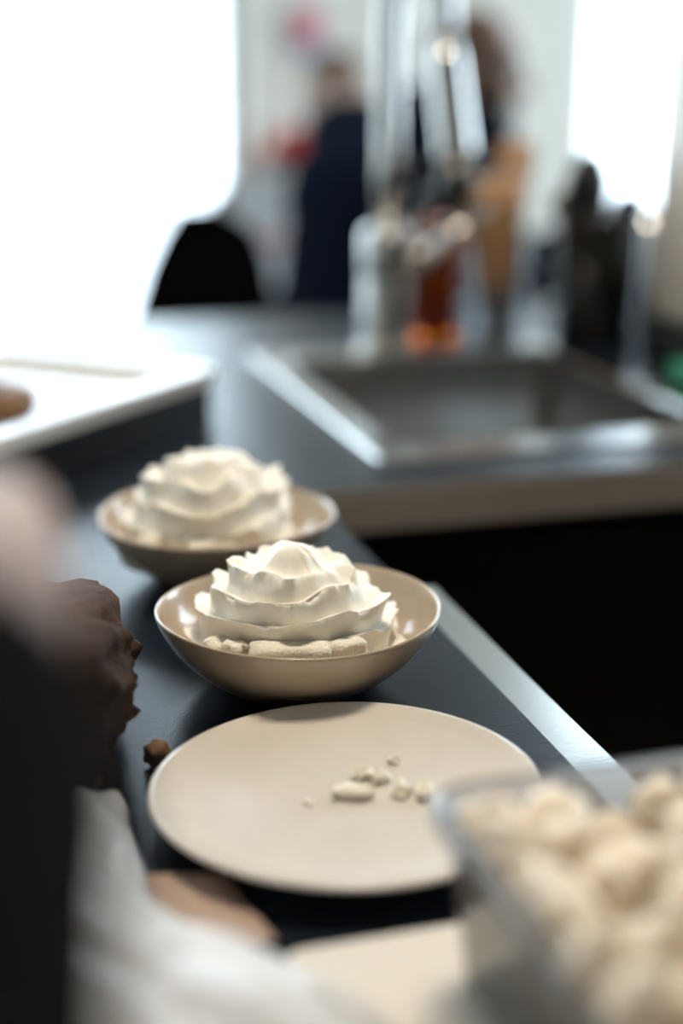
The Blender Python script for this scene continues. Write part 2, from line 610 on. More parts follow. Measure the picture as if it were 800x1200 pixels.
# ------------------------------------------------------------------ amber pump bottle
bot = thing('soap_bottle', 'amber glass pump bottle behind the faucet', 'bottle', (.566, 1.585, ZT))
bm = bmesh.new(); lathe(bm, [(.030, 0), (.033, .003), (.033, .105), (.030, .12), (.016, .135), (.014, .14), (.014, .155), (.012, .155),
                             (.012, .138), (.027, .118), (.030, .104), (.030, .006)], 40)
obj('bottle_body', bm, M_AMBER, bot, True)
bm = bmesh.new(); lathe(bm, [(.0285, .008), (.0285, .05)], 32); obj('liquid', bm, M_SOAP, bot, True)
bm = bmesh.new(); lathe(bm, [(.017, .148), (.017, .172), (.008, .174), (.006, .176), (.006, .195), (.013, .197), (.013, .208), (.005, .21)], 24)
pm = obj('pump', bm, M_BLACK, bot, True)
bm = bmesh.new(); tube(bm, [(0, 0, .203), (-.03, -.012, .203), (-.042, -.017, .196)], [.006, .005, .004], 10)
obj('pump_nozzle', bm, M_BLACK, pm, True)

# ------------------------------------------------------------------ wafer cones in a glass
gx, gy = .648, 1.585
gl = thing('tumbler', 'clear glass tumbler holding tan cones behind the sink', 'glass', (gx, gy, ZT))
bm = bmesh.new(); lathe(bm, [(.029, 0), (.031, .002), (.036, .11), (.0345, .11), (.0295, .006)], 40); obj('glass_body', bm, M_TUMBLER, gl, True)


def cone(name, label, p0, p1, r0, r1):
    bm = bmesh.new()
    p0, p1 = Vector(p0), Vector(p1)
    d = (p1 - p0)
    tube(bm, [p0, p0 + d * .3, p0 + d * .8, p1, p1 - d * .01, p0 + d * .75, p0 + d * .05],
         [r0, r0 + (r1 - r0) * .32, r0 + (r1 - r0) * .8, r1, r1 - .002, r0 + (r1 - r0) * .74, r0 * .7], 32)
    o = obj(name, bm, M_WAFER, None, True)
    tag(o, label, 'cone')


cone('wafer_cone', 'wide tan wafer cone standing in the glass tumbler', (gx - .004, gy - .006, ZT + .009), (gx - .014, gy - .016, ZT + .182), .014, .039)
cone('wafer_cone', 'narrower tan wafer cone rising highest from the glass tumbler', (gx + .012, gy + .014, ZT + .01), (gx + .033, gy + .030, ZT + .222), .008, .022)

# ------------------------------------------------------------------ utensil jar with scoops
jx, jy = .752, 1.53
jar = thing('utensil_jar', 'glossy black jar full of dark utensils beside the sink', 'jar', (jx, jy, ZT))
bm = bmesh.new(); lathe(bm, [(.046, 0), (.05, .003), (.052, .14), (.053, .145), (.050, .146), (.047, .006)], 40)
obj('jar_body', bm, mat('black_glaze', (.012, .011, .010), .15, coat=.5, bump=.03), jar, True)


def utensil(name, label, base, top, head, hr, material):
    t = thing(name, label, 'utensil', base)
    b = Vector(base)
    bm = bmesh.new(); tube(bm, [(0, 0, 0), Vector(top) - b], [.005, .006], 10); obj('handle', bm, material, t, True)
    bm = bmesh.new()
    lump(bm, Vector(head) - b, hr, 3.0, 3, .06)
    obj('head', bm, material, t, True)


utensil('ladle', 'dark round-headed ladle tallest in the black jar', (jx - .01, jy - .01, ZT + .01), (jx - .022, jy - .012, ZT + .155), (jx - .024, jy - .012, ZT + .175), (.027, .018, .042), M_BLACK)
utensil('spatula', 'low black spatula head leaning towards the cream appliance', (jx + .012, jy, ZT + .01), (jx + .032, jy, ZT + .14), (jx + .034, jy + .0, ZT + .152), (.022, .008, .018), M_BLACK)
utensil('spoon', 'steel spoon leaning towards the cones in the black jar', (jx - .02, jy + .01, ZT + .01), (jx - .042, jy + .012, ZT + .14), (jx - .044, jy + .014, ZT + .155), (.014, .006, .020), M_CHROME)
utensil('scoop', 'dark oval scoop in the middle of the jar', (jx + .002, jy + .02, ZT + .01), (jx + .004, jy + .026, ZT + .14), (jx + .005, jy + .028, ZT + .155), (.018, .012, .022), M_BLACK)

# steel milk pitcher behind the jar
pit = thing('milk_pitcher', 'polished steel milk pitcher behind the black jar', 'pitcher', (.862, 1.62, ZT))
bm = bmesh.new(); lathe(bm, [(.038, 0), (.042, .003), (.045, .05), (.037, .11), (.040, .14), (.0385, .14), (.0355, .11), (.043, .05), (.039, .006)], 40)
obj('pitcher_body', bm, M_CHROME, pit, True)
bm = bmesh.new(); tube(bm, [(.04, 0, .12), (.07, 0, .115), (.075, 0, .07), (.045, 0, .04)], .004, 10); obj('handle', bm, M_CHROME, pit, True)

# ------------------------------------------------------------------ cream appliance + sponge
app = thing('countertop_appliance', 'tall cream enamel appliance on a black base beside the sink', 'appliance', (.888, 1.345, ZT))
bm = bmesh.new(); box(bm, -.122, .122, -.088, .088, .04, .335, .012, 4); obj('housing', bm, M_CREAMP, app, True)
bm = bmesh.new(); box(bm, -.126, .126, -.092, .092, 0, .041, .006, 2); obj('base', bm, M_BLACK, app, False)
bm = bmesh.new(); lathe(bm, [(.05, .334), (.05, .35), (.04, .356)], 32); obj('lid', bm, M_BLACK, app, True)
bm = bmesh.new(); box(bm, .70, .755, 1.20, 1.262, ZT, ZT + .024, .006, 2)
tag(obj('sponge', bm, M_GREEN, None, True), 'green dish sponge between the sink and cream appliance', 'sponge')

# ------------------------------------------------------------------ tray at the back left
tr = thing('serving_tray', 'shallow black-sided tray with a top coloured white like a window reflection', 'tray', (.231, 1.221, ZT), math.radians(47.6))
L, W, H = .42, .235, .05
bm = bmesh.new(); box(bm, -L, 0, 0, W, 0, H - .0125, .002, 1); obj('tray_body', bm, M_BLACK, tr)
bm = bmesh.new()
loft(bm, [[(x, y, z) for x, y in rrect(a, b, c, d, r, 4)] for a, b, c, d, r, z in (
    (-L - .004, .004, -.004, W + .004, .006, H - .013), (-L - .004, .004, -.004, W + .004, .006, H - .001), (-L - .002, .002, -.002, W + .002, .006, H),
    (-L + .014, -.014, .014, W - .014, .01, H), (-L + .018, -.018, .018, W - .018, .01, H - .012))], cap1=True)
obj('tray_top', bm, mat('tray_reflection_white', (.80, .81, .82), .2, coat=.4, bump=.05), tr)  # white base colour stands in for the window's reflection on steel


def on_tray(u, v, z):
    a = math.radians(47.6)
    return Vector((.231 + u * math.cos(a) - v * math.sin(a), 1.221 + u * math.sin(a) + v * math.cos(a), z))


bm = bmesh.new()
c = on_tray(-.20, .085, ZT + H - .013)
rings = []
for i in range(28):
    a = 2 * PI * i / 28
    ring = []
    for k in range(12):
        b = 2 * PI * k / 12
        r = .026 + .0155 * math.cos(b)
        ring.append((c.x + r * math.cos(a), c.y + r * math.sin(a), c.z + .0125 + .0125 * math.sin(b) + .001 * noise.noise(Vector((a * 3, b, 2)))))
    rings.append(ring)
loft(bm, rings, closed=True)
tag(obj('ring_pastry', bm, M_PASTRY, None, True), 'brown ring pastry lying on the white tray top', 'pastry')

# ------------------------------------------------------------------ bowls with whipped cream


def bowl(label, x, y, R, seed, squash, rot):
    def wob(r, z, a):
        k = r / R
        rr = r * (1 + k * (.018 * math.cos(2 * a + seed) + .010 * math.cos(3 * a + 2 * seed)) * 1.0) * (1 - squash * (math.sin(a - rot) ** 2))
        zz = z + (z / .04) * .0016 * math.sin(2 * a + seed * 1.7)
        return rr, zz
    bm = bmesh.new()
    prof = [(R * .46, 0), (R * .50, .0008), (R * .55, .003), (R * .73, .0115), (R * .88, .0225), (R * .965, .033), (R * .995, .0385),
            (R * .998, .0402), (R * .985, .0412), (R * .966, .0402), (R * .945, .035), (R * .88, .025), (R * .74, .0165), (R * .55, .012), (R * .3, .011)]
    lathe(bm, prof, 128, (0, 0, 0), wob)
    o = obj('bowl', bm, M_GLAZE, None, True)
    o.location = (x, y, ZT)
    sb = o.modifiers.new('sub', 'SUBSURF')
    sb.levels = sb.render_levels = 1
    tag(o, label, 'bowl')


bowl('beige glazed bowl with whipped cream, next to the flat plate', .162, .645, .0705, .6, .02, .3)
bowl('beige glazed bowl with whipped cream, close to the tray and sink', .156, .815, .0735, 2.2, .02, .8)


def fn(x, y, z=0.0):
    return noise.noise(Vector((x, y, z)))


def cream(label, x, y, z0, R0, Hh, seed, N, turn, lean, tilt):
    nt_, na = 220, 380
    bm = bmesh.new()
    rings = []
    for j in range(nt_ + 1):
        t = j / nt_
        ring = []
        for i in range(na):
            th = 2 * PI * i / na
            ct, st = math.cos(th), math.sin(th)
            low = fn(ct * 1.1 + seed, st * 1.1, t * 1.6)
            mid = fn(ct * 2.6 + seed, st * 2.6, t * 5.0 + 3)
            q = t * N - th / (2 * PI) + .55 * low + .16 * mid + .18 * math.cos(th - tilt) + turn
            k = math.floor(q)
            w = q - k
            ang = 2 * PI * k + th                        # runs on along the spiral
            if w < .80:
                lip = (w / .80) ** 1.5
            else:
                s = (w - .80) / .20
                lip = 1 - s * s * (3 - 2 * s)
            jl = fn(ang * 1.3, seed * 3.1)
            jm = fn(ang * 3.6, seed * 5.1, 3)
            jh = fn(ang * 9.0, seed * 2.3, 7)
            env = max(1 - t ** 2.3, 0) ** .66
            r = R0 * env
            fade = min(1, (1 - t) * 4)
            amp = (.0062 - .001 * t) * fade
            sharp = lip ** 4
            rr = r * (1 + .07 * low + .03 * mid) - amp * .5 + amp * lip * (1.0 + .9 * jl) + sharp * fade * (.0058 * jm + .0012 * jh)
            rr = max(rr, .0004)
            z = z0 + Hh * t + .0050 * lip * fade * (1 + .9 * jl) + sharp * fade * (.0045 * jm + .0014 * jh) + .002 * mid * fade
            near = (1 - t) * 5
            if t > .8:
                z += (t - .8) * 5 * .015 * fn(ct * near * 1.7 + seed + 4, st * near * 1.7, 9)
            ring.append((rr * ct + lean[0] * t * t, rr * st + lean[1] * t * t, z))
        rings.append(ring)
    loft(bm, rings, cap0=True, cap1=True)
    bmesh.ops.recalc_face_normals(bm, faces=bm.faces)
    o = obj('whipped_cream', bm, M_CREAM, None, True)
    o.location = (x, y, ZT)
    tag(o, label, 'cream')


cream('ruffled swirl of whipped cream in the bowl next to the plate', .160, .643, .0125, .0505, .0585, 1.3, 5.0, .15, (-.002, 0), 2.0)
cream('ruffled swirl of whipped cream in the bowl close to the tray', .150, .815, .0125, .0515, .0665, 4.7, 5.0, .6, (.003, 0), 3.5)


def chunk(name, label, cat, loc, size, seed, m, rz=0, amp=.22, square=.75, group=None, sub=3):
    bm = bmesh.new()
    lump(bm, (0, 0, 0), size, seed, sub, amp, 1.5, square=square)
    o = obj(name, bm, m, None, sub > 2)
    o.location = loc
    o.rotation_euler = (0, 0, rz)
    return tag(o, label, cat, group)


random.seed(4)
chunk('cake_piece', 'pale block of cake at the foot of the cream, facing the plate', 'cake', (.146, .5985, ZT + .0330), (.0185, .0075, .0070), 2, M_CRUMB, -.18, .13, 1.0)
chunk('cake_piece', 'thin pale sliver of cake under the cream beside a larger block', 'cake', (.1235, .609, ZT + .032), (.005, .006, .007), 5, M_CRUMB, .5, .12, 1.0)
chunk('cake_piece', 'broken rough-edged bit of cake between cream and bowl rim', 'cake', (.174, .599, ZT + .033), (.010, .006, .006), 8, M_CRUMB, .2, .2)
chunk('cake_piece', 'rounded scrap of cake apart from the pale block in the bowl', 'cake', (.119, .622, ZT + .030), (.008, .007, .007), 11, M_CRUMB, .2, .2)
chunk('cake_piece', 'pale lump of cake in front of the cream by the tray', 'cake', (.112, .785, ZT + .032), (.010, .008, .007), 14, M_CRUMB, .4, .2)
chunk('cake_piece', 'flat scrap of cake at the front of the bowl by the tray', 'cake', (.142, .768, ZT + .032), (.013, .006, .006), 17, M_CRUMB, -.1, .2)

# ------------------------------------------------------------------ plate with crumbs
PX, PY = .1475, .506
bm = bmesh.new()


def wobp(r, z, a):
    return r * (1 + .006 * math.cos(2 * a + .5)), z + (r / .08) ** 2 * .0006 * math.sin(2 * a)


prof = [(.046, 0), (.048, 0), (.050, .003), (.066, .0065), (.0785, .0115), (.0806, .0132), (.0806, .0142), (.0795, .0148), (.077, .0142)]
for i in range(14):
    r = .073 - i * .0052
    prof.append((r, .0098 + max(0, (r - .045)) ** 2 * 3.2 + (.00018 if i % 2 else 0)))
lathe(bm, prof, 128, (0, 0, 0), wobp)
pl = obj('plate', bm, M_PLATE, None, True)
pl.location = (PX, PY, ZT)
tag(pl, 'flat round cream plate with a few crumbs left on it', 'plate')
CZ = ZT + .0098
for cx, cy, s, lab in ((.1495, .503, (.0076, .0045, .0026), 'largest pale cake crumb, flat block on the cream plate'),
                       (.1635, .512, (.0034, .003, .0028), 'small toasted crumb in the middle of the plate crumbs'),
                       (.1585, .517, (.0042, .003, .0024), 'pale crumb behind the largest crumb on the plate'),
                       (.1745, .5265, (.0026, .0022, .002), 'tiny crumb set apart at the back of the plate crumbs'),
                       (.1685, .4985, (.0042, .0034, .0030), 'pale rounded crumb between the toasted crumb and outermost crumb'),
                       (.1770, .4945, (.0042, .0032, .0030), 'outermost crumb of the plate cluster, towards the plastic box'),
                       (.1300, .502, (.0022, .0014, .0009), 'flat lone speck of crumb apart from the plate cluster')):
    chunk('crumb', lab, 'crumb', (cx, cy, CZ + s[2] * .8), s, cx * 900, M_CRUMB, cx * 40, .7, .7, 'crumbs on the cream plate', 2)

# ------------------------------------------------------------------ board and clear box of chunks
bm = bmesh.new()
loft(bm, [[(x, y, z) for x, y in rrect(a, b, c, d, .006, 4)] for a, b, c, d, z in (
    (.097, .285, .17, .405, ZT), (.096, .286, .169, .406, ZT + .001), (.096, .286, .169, .406, ZT + .009), (.0975, .2845, .1705, .4045, ZT + .010))],
    cap0=True, cap1=True)
tag(obj('cutting_board', bm, M_BOARD), 'pale cream board under the clear plastic box', 'board')

BX0, BX1, BY0, BY1, BZ0, BZ1 = .142, .272, .20, .390, ZT + .010, ZT + .070
bm = bmesh.new()
rr_ = lambda o, r: rrect(BX0 - o, BX1 + o, BY0 - o, BY1 + o, r, 5)
loft(bm, [[(x, y, z) for x, y in q] for q, z in ((rr_(-.010, .014), BZ0), (rr_(-.006, .016), BZ0 + .003), (rr_(-.001, .016), BZ1 - .004), (rr_(.004, .018), BZ1 - .004),
                                                 (rr_(.004, .018), BZ1), (rr_(-.0025, .016), BZ1), (rr_(-.0075, .015), BZ0 + .004), (rr_(-.011, .013), BZ0 + .0015))],
     cap0=True, cap1=True)
tag(obj('plastic_box', bm, M_BOX, None, True), 'clear plastic box heaped with cream-coloured chunks', 'box')

protos = []
for k in range(6):
    bm = bmesh.new()
    lump(bm, (0, 0, 0), (.0098, .0092, .0085), 20 + k, 3, .34, 1.3, square=.35)
    me = bpy.data.meshes.new('meringue_chunk')
    bm.to_mesh(me)
    bm.free()
    me.materials.append(M_CHUNK)
    for p in me.polygons:
        p.use_smooth = True
    protos.append(me)
random.seed(12)
for lay in range(4):
    zc = BZ0 + .0125 + lay * .0135
    nx, ny = 6, 9
    for i in range(nx):
        for j in range(ny):
            if lay == 3 and random.random() < .30:
                continue
            o = bpy.data.objects.new('meringue_chunk', random.choice(protos))
            inset = .0195 - .0014 * lay
            o.location = (BX0 + inset + (BX1 - BX0 - 2 * inset) * i / (nx - 1) + random.uniform(-.0015, .0015),
                          BY0 + inset + (BY1 - BY0 - 2 * inset) * j / (ny - 1) + random.uniform(-.0015, .0015), zc + random.uniform(-.002, .004))
            o.rotation_euler = (random.uniform(0, 6), random.uniform(0, 6), random.uniform(0, 6))
            s = random.uniform(.92, 1.15)
            o.scale = (s, s, s)
            col.objects.link(o)
            tag(o, 'rounded cream-coloured chunk heaped in the clear plastic box', 'chunk', 'cream chunks in the plastic box')

# ------------------------------------------------------------------ loaf, parchment, plastic film
bm = bmesh.new()
lump(bm, (0, 0, 0), (.085, .058, .035), 31, 5, .10, 4.0, square=.62)
lf = obj('loaf_cake', bm, M_LOAF, None, True)
lf.location = (-.012, .600, ZT + .037)
lf.rotation_euler = (0, 0, -.12)
tag(lf, 'dark brown crusty loaf cake beside the bowls', 'cake')
chunk('loaf_crumb', 'small golden crumb fallen between the brown loaf and plate', 'crumb', (.0795, .5715, ZT + .006), (.0055, .005, .006), 41, M_PASTRY, .4, .3, .4)

bm = bmesh.new()
n = 24
A, B, Cc, D = Vector((-.13, .44, 0)), Vector((.097, .419, 0)), Vector((.089, .472, 0)), Vector((-.12, .52, 0))
grid = [[None] * (n + 1) for _ in range(n + 1)]
for i in range(n + 1):
    for j in range(n + 1):
        u, v = i / n, j / n
        p = A.lerp(B, u).lerp(D.lerp(Cc, u), v)
        p.z = .0016 + .006 * max(0, u - .75) * 4 * max(0, .6 - v) + .0012 * abs(fn(u * 5, v * 5, 2))
        grid[i][j] = bm.verts.new((p.x, p.y, ZT + p.z))
for i in range(n):
    for j in range(n):
        bm.faces.new((grid[i][j], grid[i + 1][j], grid[i + 1][j + 1], grid[i][j + 1]))
pp = obj('parchment_sheet', bm, M_PAPER, None, True)
so = pp.modifiers.new('thick', 'SOLIDIFY'); so.thickness = .0005; so.offset = 1
tag(pp, 'brown parchment corner poking out beside the plate', 'paper')


def film():
    """crumpled bag: a folded sheet mound, thin, from the loaf's foot towards the near end"""
    bm = bmesh.new()
    nu, nv = 90, 110
    g = [[None] * (nv + 1) for _ in range(nu + 1)]
    for i in range(nu + 1):
        for j in range(nv + 1):
            u, v = i / nu, j / nv                      # v: 0 near, 1 far (loaf)
            y = .235 + .30 * v
            xr = .118 if v < .36 else .118 - .058 * min(1, (v - .36) / .26)
            xr += .006 * fn(v * 9, 4.0)
            xl = -.15
            x = xl + (xr - xl) * u
            edge = min(1, (1 - u) * 5.5, v * 8, (1 - v) * 5 + .05, u * 6)
            edge = max(edge, 0) ** .55
            base = .058 - .030 * v
            fold = abs(fn(x * 22 + y * 9, y * 11 - x * 8, 1.0)) * .8 + abs(fn(x * 55 + y * 20, y * 22, 5.0)) * .18
            z = .0118 * (1 if v < .6 else 1 - .6 * min(1, (v - .6) * 4)) + edge * (base * .72 + .026 * fold)
            g[i][j] = bm.verts.new((x, y, ZT + z))
    for i in range(nu):
        for j in range(nv):
            bm.faces.new((g[i][j], g[i + 1][j], g[i + 1][j + 1], g[i][j + 1]))
    o = obj('plastic_bag', bm, M_FILM, None, True)
    s = o.modifiers.new('thick', 'SOLIDIFY')
    s.thickness = .0006
    tag(o, 'crumpled whitish plastic bag at the near end of the worktop', 'bag')


film()

# ------------------------------------------------------------------ chairs and far table


PLAIN = ((.2, .2, .2, .2, .2, .19, .17, .14, .10),) * 2
TAPER = ((.2, .18, .16, .135, .108, .080, .055, .040, .030), (.2, .18, .16, .165, .150, .130, .105, .075, .030))


def chair(label, loc, rz, m, top=.80, outline=PLAIN):
    t = thing('chair', label, 'chair', loc, rz, None)
    bm = bmesh.new(); box(bm, -.21, .21, -.2, .2, .44, .475, .014, 3); obj('seat', bm, m, t, True)
    for sx in (-1, 1):
        for sy in (-1, 1):
            bm = bmesh.new(); tube(bm, [(sx * .17, sy * .16, .445), (sx * .2, sy * .2, 0)], [.016, .011], 12); obj('leg', bm, M_BLACK, t, True)
    bm = bmesh.new()
    rings = []
    zs = (0, .15, .30, .48, .65, .82, .92, .965, 1.0)
    for k, v in enumerate(zs):
        z = .46 + (top - .46) * v
        lw, rw = outline[0][k], outline[1][k]
        ring = []
        for i in range(24):
            a = 2 * PI * i / 24
            x = math.copysign(abs(math.cos(a)) ** .5, math.cos(a)) * (rw if math.cos(a) > 0 else lw)
            yy = .012 * math.copysign(abs(math.sin(a)) ** .6, math.sin(a))
            ring.append((x, -.2 + yy - .02 * v - .06 * v * v - .55 * x * x, z))
        rings.append(ring)
    loft(bm, rings, True, True)
    obj('backrest', bm, m, t, True)
    return t


chair('black chair with a tall tapering backrest, standing free behind the counter', (.395, 2.62, 0), .1, M_SHIRT, .995, TAPER)
chair('black chair under the person in the navy jacket', (.945, 2.64, 0), -1.6, M_SHIRT)

tb = thing('cafe_table', 'round white café table in front of the far wall', 'table', (.80, 3.30, 0))
bm = bmesh.new(); lathe(bm, [(.33, .725), (.335, .73), (.335, .745), (.33, .75)], 48); obj('tabletop', bm, M_TABLE, tb)
bm = bmesh.new(); lathe(bm, [(.025, .02), (.025, .725)], 20); obj('pedestal', bm, M_BLACK, tb, True)
bm = bmesh.new(); lathe(bm, [(.2, 0), (.2, .01), (.03, .022)], 32); obj('foot', bm, M_BLACK, tb, True)

bagt = thing('paper_bag', 'white paper bag with a pink band on the café table', 'bag', (.765, 3.30, .75), -.3)
bm = bmesh.new()
loft(bm, [[(x, y, z) for x, y in rrect(-a, a, -b, b, .006, 3)] for a, b, z in ((.085, .05, 0), (.086, .052, .08), (.084, .04, .16), (.088, .016, .22), (.090, .006, .245))], True, True)
obj('bag_body', bm, M_BAG, bagt)
bm = bmesh.new()
loft(bm, [[(x, y, z) for x, y in rrect(-a, a, -b, b, .006, 3)] for a, b, z in ((.0866, .0522, .078), (.0866, .051, .10))])
obj('band', bm, M_PINK, bagt)

pic = thing('wall_picture', 'small red and blue picture on the pale far wall', 'picture', (1.10, 4.198, 1.26))
bm = bmesh.new(); box(bm, -.05, .05, -.012, 0, 0, .14, .002, 1); obj('backing', bm, M_WHITEP, pic)
bm = bmesh.new(); box(bm, -.042, .042, -.0135, -.0118, .045, .132); obj('red_field', bm, M_POSTR, pic)
bm = bmesh.new(); box(bm, -.042, .042, -.0135, -.0118, .008, .045); obj('blue_field', bm, M_POSTB, pic)

# ------------------------------------------------------------------ people


def grow(o, voxel, smooth=3):
    r = o.modifiers.new('union', 'REMESH')
    r.mode = 'VOXEL'
    r.voxel_size = voxel
    r.use_smooth_shade = True
    s = o.modifiers.new('soft', 'SMOOTH')
    s.iterations = smooth
    s.factor = .5
    return o


def frame_of(fwd, up):
    f = Vector(fwd).normalized()
    u = Vector(up)
    u = (u - f * u.dot(f)).normalized()
    r = f.cross(u)
    return Matrix((r, f, u)).transposed()       # columns: right, forward, up


def head_parts(bm, c, F, s=1.0):
    """c: centre of the head; F: frame (right, forward, up)"""
    def P(x, y, z):
        return Vector(c) + F @ Vector((x * s, y * s, z * s))
    sphere(bm, P(0, -.012, .03), (.073 * s, .092 * s, .085 * s), 3, F)
    sphere(bm, P(0, .018, -.025), (.062 * s, .072 * s, .075 * s), 3, F)
    sphere(bm, P(0, .040, -.075), (.042 * s, .045 * s, .036 * s), 3, F)     # jaw
    sphere(bm, P(0, .078, -.095), (.018 * s, .014 * s, .016 * s), 2, F)     # chin
    capsule(bm, P(0, .084, .012), .009 * s, P(0, .106, -.026), .013 * s)  # nose
    sphere(bm, P(.012, .094, -.031), .009 * s, 2); sphere(bm, P(-.012, .094, -.031), .009 * s, 2)
    capsule(bm, P(-.018, .082, -.058), .008 * s, P(.018, .082, -.058), .008 * s)   # mouth
    capsule(bm, P(-.04, .076, .026), .011 * s, P(.04, .076, .026), .011 * s)       # brow
    for sx in (-1, 1):
        sphere(bm, P(sx * .075, -.008, -.01), (.009 * s, .018 * s, .030 * s), 2, F)   # ear
        sphere(bm, P(sx * .042, .06, -.03), (.02 * s, .02 * s, .02 * s), 2, F)       # cheek
    return P


def face_bits(P, F, par, s=1.0):
    for sx in (-1, 1):
        bm = Blob(); sphere(bm, P(sx * .031, .077, .006), .012 * s, 2); e = obj('eye', bm, M_EYE, par, True)
        bm = Blob(); sphere(bm, P(sx * .031, .0855, .006), .0055 * s, 2); obj('iris', bm, M_IRIS, e, True)


def limb(bm, pts, rads):
    for (a, ra), (b, rb) in zip(zip(pts, rads), list(zip(pts, rads))[1:]):
        capsule(bm, a, ra, b, rb)


def hand(bm, wrist, F, side=1, curl=.7, s=1.0):
    """F: frame right (thumb side * side), forward (towards fingertips), up (back of hand)"""
    def P(x, y, z):
        return Vector(wrist) + F @ Vector((x * s * side, y * s, z * s))
    for k in range(5):
        x = -.032 + .016 * k
        capsule(bm, P(x * .6, .01, 0), .015 * s, P(x, .082, 0), .0125 * s)
    for k, (x, L1) in enumerate(((.032, .070), (.012, .080), (-.010, .074), (-.031, .058))):
        a = P(x, .085, 0)
        ang = 0
        r = .0092
        for q, fr in enumerate((.45, .32, .23)):
            ang += curl * (.7, 1.0, .7)[q]
            b = a + F @ Vector((0, math.cos(ang) * L1 * fr * s, -math.sin(ang) * L1 * fr * s))
            capsule(bm, a, r * s, b, (r - .0009) * s)
            a = b
            r -= .0009
    t0 = P(.022, .02, -.004); t1 = P(.048, .052, -.014); t2 = P(.050, .085, -.024); t3 = P(.042, .108, -.030)
    limb(bm, (t0, t1, t2, t3), (.015 * s, .0125 * s, .0105 * s, .009 * s))


def person(name, label, J, headc, fwd, up, shirt, legs, voxel, hands, arm_r=(.05, .043, .035, .026), puff=0.0):
    """J: joints: pelvis, belly, chest, neck, (shoulder, elbow, wrist)*2 , (hip, knee, ankle, toe)*2"""
    base = (J['pelvis'][0], J['pelvis'][1], 0)
    par = thing(name, label, 'person', (0, 0, 0))
    bm = Blob()
    F = frame_of(fwd, up)
    P = head_parts(bm, headc, F)
    limb(bm, (J['neck'], Vector(headc) + F @ Vector((0, -.015, -.05))), (.056, .05))
    torso = ((J['pelvis'], J['belly'], J['chest'], J['neck']), (.125, .12, .135, .06))
    sh = [Vector(J['sho_a']), Vector(J['sho_b'])]

    def tors(b, e):
        side = (sh[1] - sh[0]).normalized()
        for (p, w, r) in ((J['pelvis'], .075, .105), (J['belly'], .06, .10), (J['chest'], .085, .108)):
            capsule(b, Vector(p) - side * w, r + e, Vector(p) + side * w, r + e)
        pts = [Vector(J[k]) for k in ('pelvis', 'belly', 'chest')]
        for w in (-.07, 0, .07):
            limb(b, [p + side * w for p in pts], [.105 + e, .10 + e, .105 + e])
        capsule(b, sh[0], .058 + e, sh[1], .058 + e)
        limb(b, (J['chest'], J['neck']), (.10 + e, .055 + e))
    tors(bm, 0)
    for s in 'ab':
        limb(bm, (J['sho_' + s], J['elb_' + s], J['wri_' + s]), arm_r[:1] + (arm_r[1] - .004, arm_r[3]))
        limb(bm, (J['hip_' + s], J['kne_' + s], J['ank_' + s]), (.078, .055, .038))
        limb(bm, (J['ank_' + s], J['toe_' + s]), (.036, .030))
        h = hands[s]
        hand(bm, J['wri_' + s], frame_of(h[0], h[1]), h[2], h[3])
    body = grow(obj('body', bm, M_SKIN, par), voxel)
    face_bits(P, F, par)
    bm = Blob()
    tors(bm, .014 + puff)
    for s in 'ab':
        w = Vector(J['elb_' + s]).lerp(Vector(J['wri_' + s]), .88)
        limb(bm, (J['sho_' + s], J['elb_' + s], w), (arm_r[0] + .014, arm_r[1] + .012, arm_r[3] + .015))
    limb(bm, (J['neck'],  Vector(J['neck']).lerp(Vector(headc), .12)), (.066, .064))
    grow(obj('jacket', bm, shirt, par), voxel * 1.3)
    bm = Blob()
    side = (sh[1] - sh[0]).normalized()
    capsule(bm, Vector(J['pelvis']) - side * .075, .122, Vector(J['pelvis']) + side * .075, .122)
    for s in 'ab':
        limb(bm, (J['hip_' + s], J['kne_' + s], J['ank_' + s]), (.096, .072, .055))
    grow(obj('trousers', bm, legs, par), voxel * 1.3)
    for s in 'ab':
        bm = Blob()
        a, t_ = Vector(J['ank_' + s]), Vector(J['toe_' + s])
        limb(bm, (a + Vector((0, 0, -.01)), t_ + Vector((0, 0, .012))), (.046, .042))
        grow(obj('shoe', bm, M_BLACK, par), .008)
    return par, P, F, body


# seated person in the navy jacket, profile to the right
hc = (1.045, 2.70, 1.215)
fw = Vector((.93, -.33, -.12))
J = dict(pelvis=(.80, 2.62, .58), belly=(.795, 2.62, .76), chest=(.835, 2.635, .97), neck=(.935, 2.665, 1.11),
         sho_a=(.82, 2.82, 1.075), sho_b=(.95, 2.475, 1.06),
         elb_a=(1.08, 2.86, .80), elb_b=(.985, 2.42, .80), wri_a=(1.28, 2.70, .88), wri_b=(1.20, 2.45, .90),
         hip_a=(.86, 2.71, .55), hip_b=(.82, 2.53, .55), kne_a=(1.26, 2.60, .52), kne_b=(1.22, 2.44, .52),
         ank_a=(1.24, 2.62, .08), ank_b=(1.20, 2.45, .08), toe_a=(1.38, 2.57, .035), toe_b=(1.34, 2.40, .035))
man, P, F, _ = person('person', 'person in a navy jacket sitting side-on behind the faucet', J, hc, fw, (0.1, 0, 1), M_NAVY, M_DENIM, .010,
                      dict(a=((.9, -.2, .3), (0, 0, 1), 1, .7), b=((.9, .2, .3), (0, 0, 1), -1, .7)), puff=.02)
bm = Blob()
sphere(bm, P(0, -.040, .022), (.071, .070, .070), 3, F)
sphere(bm, P(.045, -.018, .02), (.033, .045, .035), 3, F); sphere(bm, P(-.045, -.018, .02), (.033, .045, .035), 3, F)
grow(obj('hair', bm, M_HAIRD, man), .008)
bm = Blob()
for x in (-.035, -.018, 0, .018, .035):
    sphere(bm, P(x, .075 - abs(x) * .6, -.085), (.017, .022, .030), 2, F)
    sphere(bm, P(x * 1.35, .045 - abs(x) * .8, -.078), (.018, .020, .028), 2, F)
